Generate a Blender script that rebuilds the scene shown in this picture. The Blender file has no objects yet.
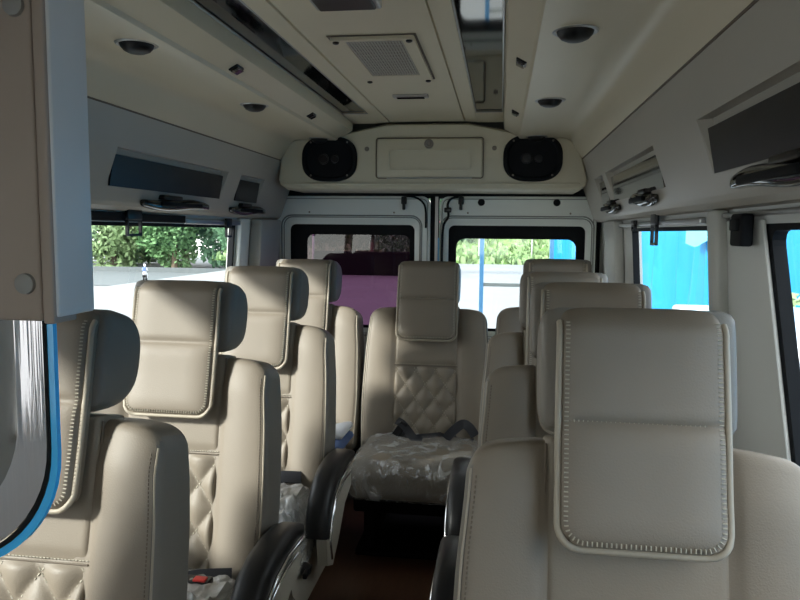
import bpy, bmesh, math, random
from mathutils import Vector, Matrix, noise
random.seed(7)
PI = math.pi
COL = bpy.context.scene.collection
XC = -0.352                      # centre line of the cabin
sin, cos = math.sin, math.cos

# ------------------------------------------------------------------ materials
def mat(name, col, rough=.5, metal=0., bump=0., bscale=200., var=0., vscale=6., coat=0., trans=0., alpha=1., emit=None, estr=0., spec=.5, stretch=None, dirt=0.):
    m = bpy.data.materials.new(name); m.use_nodes = True
    nt = m.node_tree; b = nt.nodes['Principled BSDF']
    b.inputs['Base Color'].default_value = (*col, 1)
    b.inputs['Roughness'].default_value = rough
    b.inputs['Metallic'].default_value = metal
    b.inputs['Specular IOR Level'].default_value = spec
    b.inputs['Coat Weight'].default_value = coat
    b.inputs['Transmission Weight'].default_value = trans
    b.inputs['Alpha'].default_value = alpha
    if emit:
        b.inputs['Emission Color'].default_value = (*emit, 1)
        b.inputs['Emission Strength'].default_value = estr
    tc = nt.nodes.new('ShaderNodeTexCoord')
    src = tc.outputs['Object']
    if stretch:
        mp = nt.nodes.new('ShaderNodeMapping'); mp.inputs['Scale'].default_value = stretch
        nt.links.new(src, mp.inputs['Vector']); src = mp.outputs['Vector']
    if var > 0:
        n = nt.nodes.new('ShaderNodeTexNoise'); n.inputs['Scale'].default_value = vscale; n.inputs['Detail'].default_value = 4
        nt.links.new(src, n.inputs['Vector'])
        mx = nt.nodes.new('ShaderNodeMix'); mx.data_type = 'RGBA'
        mx.inputs['A'].default_value = (*[c*(1-var) for c in col], 1)
        mx.inputs['B'].default_value = (*[min(1, c*(1+var)) for c in col], 1)
        nt.links.new(n.outputs['Fac'], mx.inputs['Factor']); nt.links.new(mx.outputs['Result'], b.inputs['Base Color'])
    if bump > 0:
        n = nt.nodes.new('ShaderNodeTexNoise'); n.inputs['Scale'].default_value = bscale; n.inputs['Detail'].default_value = 3
        nt.links.new(src, n.inputs['Vector'])
        bp = nt.nodes.new('ShaderNodeBump'); bp.inputs['Strength'].default_value = bump; bp.inputs['Distance'].default_value = .002
        nt.links.new(n.outputs['Fac'], bp.inputs['Height']); nt.links.new(bp.outputs['Normal'], b.inputs['Normal'])
    return m

M = {}
M['leather'] = mat('cream leatherette', (.228, .190, .148), .54, bump=.25, bscale=350, var=.05, vscale=9)
M['quilt'] = mat('quilted leatherette', (.237, .198, .153), .54, bump=.25, bscale=350, var=.05, vscale=9)
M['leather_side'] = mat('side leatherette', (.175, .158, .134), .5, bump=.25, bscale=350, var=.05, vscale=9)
M['thread'] = mat('pale thread', (.40, .365, .29), .7)
M['piping'] = mat('pale piping', (.37, .32, .25), .5)
M['groove'] = mat('seam shadow', (.16, .13, .10), .8)
M['ceiling'] = mat('cream ceiling moulding', (.66, .59, .44), .38, var=.05, vscale=3, bump=.05, bscale=60)
M['cabinet'] = mat('cream gloss cabinet', (.66, .61, .47), .3, var=.04, vscale=5)
M['trim'] = mat('grey beige wall trim', (.44, .41, .355), .4, var=.05, vscale=4, bump=.05, bscale=80)
M['wall'] = mat('painted grey wall', (.66, .67, .65), .35, var=.05, vscale=3)
M['pillar'] = mat('pillar cover', (.50, .50, .47), .4, var=.06, vscale=5)
M['door'] = mat('painted white door', (.80, .84, .81), .3, var=.04, vscale=4)
M['black'] = mat('black plastic', (.008, .008, .010), .28, spec=.4)
M['gasket'] = mat('black rubber', (.006, .007, .009), .6, spec=.15)
M['gloss2'] = mat('gloss black plastic', (.015, .013, .012), .1, coat=.4, bump=.08, bscale=12)
M['gloss'] = mat('gloss dark laminate', (.018, .014, .012), .33, coat=.0, spec=.3, var=.5, vscale=14)
M['glossmirror'] = mat('dark chrome laminate', (.32, .30, .28), .07, metal=.85, bump=.12, bscale=5)
M['mirror'] = mat('roof mirror', (.17, .155, .135), .05, metal=1., bump=.06, bscale=3)
M['chrome'] = mat('chrome', (.75, .75, .77), .12, metal=1.)
M['chromewarp'] = mat('warped chrome', (.72, .66, .66), .10, metal=1., bump=1., bscale=9, stretch=(9, 1, .22))
M['steel'] = mat('brushed steel', (.5, .5, .5), .35, metal=1.)
M['screw'] = mat('dull screw', (.26, .23, .20), .5, metal=.3)
M['screwcap'] = mat('grey screw cap', (.25, .24, .23), .5)
M['armpad'] = mat('black armrest vinyl', (.010, .010, .011), .42, spec=.35)
M['doorline'] = mat('dark line grey', (.26, .28, .27), .5)
M['pvc'] = mat('cream plastic', (.42, .395, .33), .35)
M['floor'] = mat('brown vinyl floor', (.085, .042, .024), .35, var=.35, vscale=10, stretch=(6, 1, 1))
M['dark'] = mat('dark carpet', (.007, .006, .007), .9, spec=.1)
M['belt'] = mat('black webbing', (.015, .016, .022), .55, bump=.4, bscale=500)
M['red'] = mat('red button', (.75, .05, .04), .4)
M['cloth_blue'] = mat('blue cloth', (.12, .18, .36), .8, var=.2, vscale=20)
M['cloth_white'] = mat('white cloth', (.75, .76, .80), .8)
M['partition'] = mat('pinkish partition board', (.31, .245, .205), .55, var=.05, vscale=5)
M['partgrey'] = mat('blue grey post', (.60, .575, .55), .35, var=.05, vscale=8)
M['bluefilm'] = mat('blue film edge', (.05, .50, 1.), .2, coat=.5)
M['bluepaint'] = mat('blue paint', (.10, .30, .55), .5)
M['asphalt'] = mat('pale concrete ground', (.21, .22, .225), .9, var=.12, vscale=.6)
M['conc'] = mat('grey concrete', (.11, .125, .13), .9, var=.15, vscale=1.5)
M['leaf'] = mat('leaves', (.15, .29, .12), .6, var=.5, vscale=1.2)
M['leafdark'] = mat('dark leaves', (.10, .21, .11), .6, var=.5, vscale=1.2)
M['leafpale'] = mat('pale leaves', (.20, .30, .13), .6, var=.4, vscale=1.2)
M['bark'] = mat('bark', (.12, .09, .06), .9)
M['grass'] = mat('grass bank', (.15, .27, .06), .9, var=.55, vscale=2.2, bump=.8, bscale=10)
M['tarp'] = mat('bright blue tarpaulin', (.0, .19, .42), .5, var=.3, vscale=1.2, stretch=(1, 2.2, .15), emit=(0., .45, .85), estr=.06)  # slight emission stands in for sun glowing through the sheet
M['reflpale'] = mat('pale window reflection', (.14, .52, .66), .45, emit=(.1, .55, .7), estr=.2)  # reflection put into the colour, with its own glow
M['carwhite'] = mat('white car paint', (.80, .84, .88), .25, coat=.5)
M['carglass'] = mat('car glass', (.02, .03, .04), .05)
M['skin'] = mat('skin', (.35, .2, .13), .6)

def glass_mat(name, tint, fac, rough=.0):
    m = bpy.data.materials.new(name); m.use_nodes = True; nt = m.node_tree
    for n in list(nt.nodes): nt.nodes.remove(n)
    o = nt.nodes.new('ShaderNodeOutputMaterial'); t = nt.nodes.new('ShaderNodeBsdfTransparent'); t.inputs[0].default_value = (*tint, 1)
    g = nt.nodes.new('ShaderNodeBsdfGlossy'); g.inputs['Roughness'].default_value = rough + .02
    mx = nt.nodes.new('ShaderNodeMixShader'); mx.inputs[0].default_value = fac
    nt.links.new(t.outputs[0], mx.inputs[1]); nt.links.new(g.outputs[0], mx.inputs[2]); nt.links.new(mx.outputs[0], o.inputs[0])
    return m
M['glass'] = glass_mat('clear window glass', (.88, .95, .97), .05)
M['tint'] = glass_mat('purple tinted glass', (.10, .048, .092), .05)
def plastic_mat(nm='crinkled clear plastic', wht=0.):
    m = bpy.data.materials.new(nm); m.use_nodes = True; nt = m.node_tree
    for n in list(nt.nodes): nt.nodes.remove(n)
    o = nt.nodes.new('ShaderNodeOutputMaterial'); t = nt.nodes.new('ShaderNodeBsdfTransparent'); t.inputs[0].default_value = (.93, .94, .95, 1)
    g = nt.nodes.new('ShaderNodeBsdfGlossy'); g.inputs['Roughness'].default_value = .12
    d = nt.nodes.new('ShaderNodeBsdfDiffuse'); d.inputs[0].default_value = (.85, .84, .82, 1)
    tc = nt.nodes.new('ShaderNodeTexCoord'); mp = nt.nodes.new('ShaderNodeMapping'); mp.inputs['Scale'].default_value = (1, 1, .6)
    n1 = nt.nodes.new('ShaderNodeTexNoise'); n1.inputs['Scale'].default_value = 13; n1.inputs['Detail'].default_value = 5; n1.inputs['Distortion'].default_value = 1.5
    bp = nt.nodes.new('ShaderNodeBump'); bp.inputs['Strength'].default_value = 1.; bp.inputs['Distance'].default_value = .03
    cr = nt.nodes.new('ShaderNodeValToRGB'); cr.color_ramp.elements[0].position = .52; cr.color_ramp.elements[0].color = (.22+wht, .22+wht, .22+wht, 1)
    cr.color_ramp.elements[1].position = .62; cr.color_ramp.elements[1].color = (.62+wht*.5, .62+wht*.5, .62+wht*.5, 1)  # ramp whitens patches, painting highlights onto the crinkles
    mx = nt.nodes.new('ShaderNodeMixShader'); mg = nt.nodes.new('ShaderNodeMixShader'); mg.inputs[0].default_value = .55
    L = nt.links.new
    L(tc.outputs['Object'], mp.inputs[0]); L(mp.outputs[0], n1.inputs['Vector']); L(n1.outputs['Fac'], bp.inputs['Height']); L(bp.outputs[0], g.inputs['Normal'])
    L(n1.outputs['Fac'], cr.inputs[0]); L(cr.outputs[0], mx.inputs[0])
    L(g.outputs[0], mg.inputs[1]); L(d.outputs[0], mg.inputs[2]); L(t.outputs[0], mx.inputs[1]); L(mg.outputs[0], mx.inputs[2]); L(mx.outputs[0], o.inputs[0])
    return m
M['plastic'] = plastic_mat()
M['plasticlit'] = plastic_mat('sunlit bunched plastic', .35)  # whitened film, painted as if sunlight reached the cushion

# ------------------------------------------------------------------ mesh builder
class MB:
    def __init__(s): s.v = []; s.f = []; s.ms = []
    def add(s, vs, fs, T=None):
        o = len(s.v)
        s.v += [tuple(T(*p)) if T else tuple(p) for p in vs]
        s.f += [tuple(i+o for i in f) for f in fs]
        return s
    def rbox(s, c, h, r, k=3, n=(1, 1, 1), T=None):
        """rounded box, centre c, half sizes h, edge radius r; T = deform(x,y,z)"""
        r = min(r, min(h)*.999)
        def coords(a, m):
            e = [-(a) + r*(1-cos(PI/2*i/k)) for i in range(k)]
            inner = [-(a-r) + 2*(a-r)*i/m for i in range(m+1)]
            return e + inner + [-x for x in reversed(e)]
        ax = [coords(h[i], n[i]) for i in range(3)]
        idx = {}; vs = []; fs = []
        def vert(i, j, l):
            key = (i, j, l)
            if key in idx: return idx[key]
            q = Vector((ax[0][i], ax[1][j], ax[2][l]))
            inn = Vector([max(-(h[a]-r), min(h[a]-r, q[a])) for a in range(3)])
            d = q-inn
            # project surface points to the rounded surface
            if d.length > 1e-9:
                # use angular spacing for the edge samples
                m_ = max(abs(d.x), abs(d.y), abs(d.z))
                d = d.normalized()*r
            q = inn+d
            p = (q.x+c[0], q.y+c[1], q.z+c[2])
            vs.append(T(*p) if T else p); idx[key] = len(vs)-1
            return idx[key]
        N = [len(a) for a in ax]
        def face(a, b, c_, side):
            for i in range(N[a]-1):
                for j in range(N[b]-1):
                    q = []
                    for (ii, jj) in ((i, j), (i+1, j), (i+1, j+1), (i, j+1)):
                        key = [0, 0, 0]; key[a] = ii; key[b] = jj; key[c_] = 0 if side < 0 else N[c_]-1
                        q.append(vert(*key))
                    if side < 0: q.reverse()
                    fs.append(tuple(q))
        face(0, 1, 2, 1); face(0, 1, 2, -1); face(1, 2, 0, 1); face(1, 2, 0, -1); face(2, 0, 1, 1); face(2, 0, 1, -1)
        return s.add(vs, fs)
    def box(s, a, b, T=None):
        x0, y0, z0 = a; x1, y1, z1 = b
        vs = [(x0, y0, z0), (x1, y0, z0), (x1, y1, z0), (x0, y1, z0), (x0, y0, z1), (x1, y0, z1), (x1, y1, z1), (x0, y1, z1)]
        return s.add(vs, [(3, 2, 1, 0), (4, 5, 6, 7), (0, 1, 5, 4), (1, 2, 6, 5), (2, 3, 7, 6), (3, 0, 4, 7)], T)
    def grid(s, fn, nu, nv, T=None):
        vs = [fn(i/nu, j/nv) for j in range(nv+1) for i in range(nu+1)]
        fs = [(j*(nu+1)+i, j*(nu+1)+i+1, (j+1)*(nu+1)+i+1, (j+1)*(nu+1)+i) for j in range(nv) for i in range(nu)]
        return s.add(vs, fs, T)
    def tube(s, path, r, seg=8, closed=False, T=None, caps=True, flat=None):
        P = [Vector(p) for p in path]; n = len(P); vs = []; fs = []
        rr = r if isinstance(r, (list, tuple)) else [r]*n
        up = None
        for i, p in enumerate(P):
            if closed: t = P[(i+1) % n]-P[i-1]
            else: t = P[min(i+1, n-1)]-P[max(i-1, 0)]
            t.normalize()
            if up is None:
                up = Vector((0, 0, 1)) if abs(t.z) < .9 else Vector((1, 0, 0))
            a = t.cross(up)
            if a.length < 1e-6: a = t.orthogonal()
            a.normalize(); up = a.cross(t).normalized()
            for k in range(seg):
                th = 2*PI*k/seg
                fa, fb = (1, 1) if flat is None else flat
                vs.append(tuple(p + a*cos(th)*rr[i]*fa + up*sin(th)*rr[i]*fb))
        m = n if closed else n-1
        for i in range(m):
            for k in range(seg):
                a0 = i*seg+k; a1 = i*seg+(k+1) % seg; b0 = ((i+1) % n)*seg+k; b1 = ((i+1) % n)*seg+(k+1) % seg
                fs.append((a0, a1, b1, b0))
        if not closed and caps:
            fs.append(tuple(reversed(range(seg)))); fs.append(tuple(range((n-1)*seg, n*seg)))
        return s.add(vs, fs, T)
    def lathe(s, prof, seg=24, T=None):
        """prof: list of (r, z), axis z at origin"""
        vs = []; fs = []
        for (r, z) in prof:
            for k in range(seg): vs.append((r*cos(2*PI*k/seg), r*sin(2*PI*k/seg), z))
        for i in range(len(prof)-1):
            for k in range(seg):
                fs.append((i*seg+k, i*seg+(k+1) % seg, (i+1)*seg+(k+1) % seg, (i+1)*seg+k))
        fs.append(tuple(range((len(prof)-1)*seg, len(prof)*seg))); fs.append(tuple(reversed(range(seg))))
        return s.add(vs, fs, T)
    def prism(s, poly, y0, y1, T=None, inset=0):
        """polygon in (x,z) extruded along y"""
        n = len(poly); vs = [(x, y0, z) for x, z in poly]+[(x, y1, z) for x, z in poly]
        fs = [tuple(range(n)), tuple(reversed(range(n, 2*n)))]
        for i in range(n): fs.append((i, (i+1) % n+0, (i+1) % n+n, i+n)[::-1])
        return s.add(vs, fs, T)
    def ring(s, outer, inner, y0, y1, T=None):
        """frame between two same-length loops in (x,z), from y0 (front) to y1"""
        n = len(outer)
        vs = [(x, y0, z) for x, z in outer]+[(x, y0, z) for x, z in inner]+[(x, y1, z) for x, z in outer]+[(x, y1, z) for x, z in inner]
        fs = []
        for i in range(n):
            j = (i+1) % n
            fs += [(i, j, n+j, n+i), (2*n+i, 3*n+i, 3*n+j, 2*n+j), (i, 2*n+i, 2*n+j, j), (n+i, n+j, 3*n+j, 3*n+i)]
        return s.add(vs, fs, T)
    def mesh(s, name, smooth=True, angle=40):
        me = bpy.data.meshes.new(name); me.from_pydata([tuple(v) for v in s.v], [], s.f); me.validate()
        bm = bmesh.new(); bm.from_mesh(me)
        bmesh.ops.recalc_face_normals(bm, faces=bm.faces); bm.to_mesh(me); bm.free()
        if smooth:
            me.shade_smooth()
            try: me.set_sharp_from_angle(angle=math.radians(angle))
            except Exception: pass
        return me
    def build(s, name, m, parent=None, smooth=True, loc=None, angle=40):
        me = s.mesh(name, smooth, angle); me.materials.append(m)
        return link(name, me, parent, loc)

def link(name, me, parent=None, loc=None):
    o = bpy.data.objects.new(name, me); COL.objects.link(o)
    if parent: o.parent = parent
    if loc: o.location = loc
    return o
def tag(o, label=None, cat=None, group=None, kind=None):
    if label: o['label'] = label
    if cat: o['category'] = cat
    if group: o['group'] = group
    if kind: o['kind'] = kind
    return o
def empty(name, loc, label, cat, group=None, rz=0):
    o = bpy.data.objects.new(name, None); COL.objects.link(o); o.location = loc; o.rotation_euler.z = rz
    o.empty_display_size = .1
    return tag(o, label, cat, group)
def struct(o): o['kind'] = 'structure'; return o
def rrect(x0, x1, z0, z1, r, k=6):
    """rounded rectangle loop; r may be (bottom, top)"""
    rb, rt = r if isinstance(r, tuple) else (r, r)
    pts = []
    for (cx, cz, a0, rr) in ((x1-rb, z0+rb, -90, rb), (x1-rt, z1-rt, 0, rt), (x0+rt, z1-rt, 90, rt), (x0+rb, z0+rb, 180, rb)):
        for i in range(k+1):
            a = math.radians(a0+90*i/k); pts.append((cx+rr*cos(a), cz+rr*sin(a)))
    return pts

def sm(a, b, x):
    t = max(0, min(1, (x-a)/(b-a))); return t*t*(3-2*t)

# ------------------------------------------------------------------ seats
LEAN = math.radians(13); ZC = .36
def B(x, d, s):                  # backrest frame: lateral, depth (+ = rear), height along the leaning back
    return (x, d*cos(LEAN)+s*sin(LEAN), ZC + s*cos(LEAN)-d*sin(LEAN))

CACHE = {}
def part(name, key, fn, m, parent, angle=50):
    if key not in CACHE:
        me = fn().mesh(name, True, angle); me.materials.append(m); CACHE[key] = me
    return link(name, CACHE[key], parent)

def quilt_mb(w, s0=.325):
    mb = MB(); top = .60
    def T(x, y, z):
        f = sm(.0, -.03, y)
        if z < s0 and f > 0:
            a, b = .088, .122
            e = abs(sin(PI*(x/a+(z)/b))*sin(PI*(x/a-(z)/b)))**.6
            edge = sm(0, .012, w-abs(x))*sm(0, .01, s0-z)
            y = y-.015*e*edge*f
        elif f > 0:
            y = y-.006*f*sm(0, .03, z-s0)*sm(0, .012, w-abs(x))
        return B(x, y, z)
    mb.rbox((0, 0, .28), (w, .04, .315), .008, k=2, n=(44, 1, 96), T=T)
    return mb
def seam_mb(w, s0=.325):
    mb = MB()
    mb.tube([(-w, -.047, s0), (w, -.047, s0)], .0018, 6, T=B)
    for q in (-1, 1): mb.tube([(q*w, -.041, -.02), (q*w, -.041, .32), (q*w, -.041, .585)], .0022, 6, T=B)
    return mb
def bolster_mb(sd, w, wo, side=False):
    """sd = -1 left / 1 right, inner edge w, outer edge wo; side=True gives the grey outer flank"""
    mb = MB(); H0 = -.06; H1 = .588; IN = .045; RR = .020
    cx = (w-IN+wo)/2; hx = (wo-w+IN)/2; raw = []
    def T(x, y, z):
        t = (x-w)/(wo-w)                       # 0 inner .. 1 outer
        wz = wo + .010*sm(.0, .35, .35-abs(z-.18)) - .010*sm(.40, .60, z)
        tt = max(0, min(1, t))
        ztop = 1 - .028*tt**2 - .032*max(0, (tt-.6)/.4)**2.2
        zz = H0+(z-H0)*ztop
        xx = w+(wz-w)*t
        front = sm(.02, -.04, y)
        bul = (.006+.014*sin(PI*tt)**.7+.008*tt)*front*(1 if t > 0 else 0)
        yy = y - bul
        th = 1-.20*sm(.50, .60, z)
        yy = .02+(yy-.02)*th
        raw.append((x, y, z))
        return B(sd*xx, yy, zz)
    mb.rbox((cx, .022, (H0+H1)/2), (hx, .064, (H1-H0)/2), RR, k=4, n=(12, 4, 30), T=T)
    lim = wo-RR*.55
    keep = []
    for f in mb.f:
        mx = sum(raw[i][0] for i in f)/len(f); my = sum(raw[i][1] for i in f)/len(f)
        sidef = mx > lim
        if sidef == side: keep.append(f)
    mb.f = keep; mb.v = [tuple(v) for v in mb.v]
    used = sorted({i for f in keep for i in f}); mp = {a: k_ for k_, a in enumerate(used)}
    mb.v = [mb.v[i] for i in used]; mb.f = [tuple(mp[i] for i in f) for f in keep]
    return mb, T
def bolster_stitch(sd, w, wo):
    _, T = bolster_mb(sd, w, wo); mb = MB()
    pts = [T(wo-.009, -.0405, -.03+.60*i/40) for i in range(0, 41)]
    mb.tube(pts, .0023, 6)
    return mb
def bolster_dash(sd, w, wo):
    _, T = bolster_mb(sd, w, wo); mb = MB()
    for i in range(75):
        z = -.02+.575*i/75
        mb.tube([Vector(T(wo-.019, -.0425, z)), Vector(T(wo-.019, -.0425, z+.0045))], .0013, 4)
    return mb
def quilt_dash(w, s0=.325):
    mb = MB(); a, b = .088, .122
    for sg in (-1, 1):
        for k_ in range(-3, 8):
            # x/a*sg + z/b = k_
            st = .009; n_ = int(2*w/st*1.3)
            for i in range(n_):
                x = -w+2*w*i/n_; x2 = x+2*w/n_*.55
                z = (k_-sg*x/a)*b; z2 = (k_-sg*x2/a)*b
                if 0 < z and z2 > 0 and z < s0-.006 and z2 < s0-.006 and abs(x) < w-.006 and abs(x2) < w-.006:
                    mb.tube([B(x, -.0418, z), B(x2, -.0418, z2)], .0016, 4)
    for i in range(int(2*w/.007)):
        x = -w+.004+i*.007; mb.tube([B(x, -.0475, s0+.007), B(x+.004, -.0475, s0+.007)], .0012, 4)
    return mb
def shell_mb(w):
    mb = MB()
    def T(x, y, z):
        xx = x*(1-.05*sm(.3, .6, z)); return B(xx, y, z-.07*(abs(x)/w)**3*sm(.4, .6, z))
    mb.rbox((0, .075, .25), (w, .022, .31), .02, k=3, n=(6, 1, 12), T=T); return mb
def headrest_mb(hw):
    mb = MB()
    # side profile (depth, height): rounded block with a slanting underside
    ctrl = [(-.060, .625), (-.052, .606), (-.03, .600), (.030, .612), (.066, .635), (.086, .67), (.090, .73), (.078, .768), (.050, .792), (.0, .800), (-.045, .796), (-.060, .78)]
    n0 = len(ctrl); loop = []
    for i in range(n0):
        p0, p1, p2, p3 = [Vector(ctrl[(i+j) % n0]) for j in (-1, 0, 1, 2)]
        for k_ in range(3):
            t = k_/3; loop.append(.5*((2*p1)+(p2-p0)*t+(2*p0-5*p1+4*p2-p3)*t*t+(3*p1-p0-3*p2+p3)*t**3))
    c = Vector((.008, .70)); n = len(loop); vs = []; rings = []
    for (x, sc) in ((-hw, .60), (-hw, .76), (-hw+.003, .86), (-hw+.010, .94), (-hw+.026, .99), (0, 1.), (hw-.026, .99), (hw-.010, .94), (hw-.003, .86), (hw, .76), (hw, .60)):
        for p in loop:
            q = c+(p-c)*sc; vs.append(B(x, q.x, q.y))
    fs = []
    for r_ in range(10):
        for i in range(n): fs.append((r_*n+i, r_*n+(i+1) % n, (r_+1)*n+(i+1) % n, (r_+1)*n+i))
    fs += [tuple(range(n)), tuple(range(10*n, 11*n))]
    return mb.add(vs, fs)
def PW(s):                       # half width factor of the pillow face along its height
    return 1.0-.012*sm(.60, .80, s)
def pillow_T(hw, flap):
    mid = .622
    def T(x, y, z):
        xx = x*PW(z)
        f = sm(-.062, -.075, y)
        ex = min(1, (hw-abs(x))/.07); ex = math.sqrt(max(0, 1-(1-ex)**2))
        if z < mid:
            a = min(1, (z-flap)/.05, (mid-z)/.045); a = math.sqrt(max(0, 1-(1-max(0, a))**2))
            y = y - f*.017*ex*a - .003*f
            y = y - .0
        else:
            a = min(1, (z-mid)/.022); a = math.sqrt(max(0, 1-(1-max(0, a))**2))
            y = y - f*.012*ex*a - .002*f
            # wrap back over the top
            y += .030*sm(.745, .80, z)**2
        zz = z-.006*(abs(x)/hw)**6*sm(.74, .80, z) 
        # the flap's free end lifts a little off the backrest
        return B(xx, y-.004*sm(.55, flap, z), zz)
    return T
def pillow_mb(hw, flap):
    mb = MB(); top = .798
    mb.rbox((0, -.066, (flap+top)/2), (hw, .017, (top-flap)/2), .016, k=4, n=(20, 1, 76), T=lambda x, y, z: corner_round(pillow_T(hw, flap), hw, flap, x, y, z))
    return mb
def corner_round(T, hw, flap, x, y, z, R=.035):
    # round the two lower corners in plan
    ax = abs(x)
    if z < flap+R and ax > hw-R:
        dx = ax-(hw-R); dz = (flap+R)-z
        m = max(dx, dz); l = math.hypot(dx, dz)
        if l > 1e-9:
            kf = m/l; dx *= kf; dz *= kf
            ax = hw-R+dx; z = flap+R-dz; x = math.copysign(ax, x)
    return T(x, y, z)
def pill_path(hw, flap, inset, d, R=.035, n=34):
    P = []
    h = hw-inset; b = flap+inset; r = R-inset*.6
    top = .775
    for i in range(n+1): P.append((-h, d, top-(top-b-r)*i/n))
    for i in range(1, 8): a = PI/2*i/7; P.append((-h+r-r*cos(a), d, b+r-r*sin(a)))
    for i in range(1, 12): P.append((-h+r+(2*h-2*r)*i/12, d, b))
    for i in range(0, 8): a = PI/2*i/7; P.append((h-r+r*sin(a), d, b+r-r*cos(a)))
    for i in range(1, n+1): P.append((h, d, b+r+(top-b-r)*i/n))
    return P
def piping_mb(hw, flap):
    mb = MB(); T = pillow_T(hw, flap)
    mb.tube([T(*p) for p in pill_path(hw, flap, -.001, -.080)], .0052, 8)
    return mb
def stitch_mb(hw, flap):
    mb = MB(); T = pillow_T(hw, flap)
    pth = [Vector(T(*p)) for p in pill_path(hw, flap, .0105, -.0835)]
    # resample
    L = [0]
    for a, b in zip(pth, pth[1:]): L.append(L[-1]+(b-a).length)
    def at(l):
        for i in range(len(L)-1):
            if L[i+1] >= l: return pth[i].lerp(pth[i+1], (l-L[i])/(L[i+1]-L[i]+1e-9)), (pth[i+1]-pth[i]).normalized()
        return pth[-1], (pth[-1]-pth[-2]).normalized()
    nrm = Vector((0, -cos(LEAN), sin(LEAN)))
    l = .004
    while l < L[-1]:
        p, t = at(l); sd = t.cross(nrm).normalized()
        p = p+nrm*.001
        mb.tube([p-sd*.0032, p+sd*.0032], .0012, 4)
        l += .0068
    n = int(2*(hw-.02)/.0068)
    for i in range(n):
        x = -hw+.02+i*.0068
        p = Vector(B(x*.98, -.0885, .622)); u = Vector((0, sin(LEAN), cos(LEAN)))
        mb.tube([p-u*.0032, p+u*.0032], .0013, 4)
    return mb
def cushion_mb(cw, puff=0):
    mb = MB()
    def T(x, y, z):
        t = sm(.30, .38, z)
        z += t*(.012*cos(PI*x/cw*.5)+.012*sm(-.1, -.40, y)-.02*sm(-.42, -.48, y))
        if puff:
            nn = noise.noise(Vector((x*9, y*9, z*7)))+.5*noise.noise(Vector((x*22+y*9, y*20, z*14)))
            z += puff*.4*nn*t; y -= puff*nn*.6*sm(-.40, -.47, y); 
            f = 1+puff*.4; x *= f; z = .32+(z-.32)*(1+puff*2)
            if y < -.3: y -= puff*.5
        return (x, y, z)
    mb.rbox((0, -.215, .315), (cw, .265, .068), .045, k=5, n=(16, 16, 4), T=T); return mb
def cush_seam(cw):
    mb = MB(); pts = []
    for x in [-cw+.03+i*(2*cw-.06)/12 for i in range(13)]: pts.append((x, -.481, .335))
    mb.tube(pts, .0025, 6); return mb
def arm_pad_mb(sd, x):
    mb = MB()
    pth = [(.07, .475), (.0, .49), (-.08, .494), (-.17, .488), (-.235, .470), (-.285, .430), (-.315, .380), (-.325, .335)]
    hh = [.020, .030, .036, .040, .043, .042, .036, .024]
    vs = []; seg = 14
    P = [Vector((0, a, b)) for a, b in pth]
    for i, p in enumerate(P):
        t = (P[min(i+1, len(P)-1)]-P[max(i-1, 0)]).normalized(); nn = Vector((0, -t.z, t.y))
        for k in range(seg):
            a = 2*PI*k/seg; ca, sa = cos(a), sin(a)
            ca = math.copysign(abs(ca)**.6, ca); sa = math.copysign(abs(sa)**.6, sa)
            vs.append(tuple(Vector((x, 0, 0))+p+Vector((1, 0, 0))*ca*.037+nn*sa*hh[i]*.9))
    fs = [(i*seg+k, i*seg+(k+1) % seg, (i+1)*seg+(k+1) % seg, (i+1)*seg+k) for i in range(len(P)-1) for k in range(seg)]
    fs += [tuple(range(seg)), tuple(range((len(P)-1)*seg, len(P)*seg))]
    return mb.add(vs, fs)
def arm_strip_mb(sd, x):
    mb = MB(); xo = x+sd*.038
    mb.tube([(xo, .05, .46), (xo, -.08, .470), (xo, -.17, .460), (xo, -.24, .435), (xo, -.29, .385), (xo, -.315, .325)], .005, 8)
    mb.tube([(xo-sd*.006, .02, .43), (xo-sd*.006, -.10, .435), (xo-sd*.006, -.20, .415), (xo-sd*.006, -.255, .37), (xo-sd*.006, -.28, .305), (xo-sd*.006, -.26, .24)], .004, 8)
    return mb
def arm_bracket_mb(sd, x):
    mb = MB(); pol = [(.08, .45), (-.05, .46), (-.18, .44), (-.25, .39), (-.285, .31), (-.27, .22), (-.20, .19), (-.12, .24), (-.02, .33), (.08, .36)]
    x0, x1 = sorted((x-sd*.012, x+sd*.020))
    n = len(pol); vs = [(x0, a, b) for a, b in pol]+[(x1, a, b) for a, b in pol]
    fs = [tuple(range(n)), tuple(range(n, 2*n))]+[(i, (i+1) % n, (i+1) % n+n, i+n) for i in range(n)]
    return mb.add(vs, fs)
def side_panel_mb(sd, x):
    mb = MB(); pol = [(.06, .40), (-.05, .37), (-.20, .335), (-.34, .345), (-.44, .34), (-.465, .30), (-.43, .20), (-.35, .12), (-.30, .10), (.02, .10), (.08, .22)]
    x0, x1 = sorted((x, x+sd*.028)); n = len(pol)
    vs = [(x0, a, b) for a, b in pol]+[(x1, a, b) for a, b in pol]
    fs = [tuple(range(n)), tuple(range(n, 2*n))]+[(i, (i+1) % n, (i+1) % n+n, i+n) for i in range(n)]
    return mb.add(vs, fs)
def frame_mb(w):
    mb = MB()
    mb.rbox((0, -.21, .215), (w*.92, .22, .030), .012)
    mb.rbox((0, -.21, .012), (w*.9, .20, .012), .006)
    for q in (-1, 1):
        mb.rbox((q*w*.7, -.21, .10), (.022, .17, .095), .008)
    return mb

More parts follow.
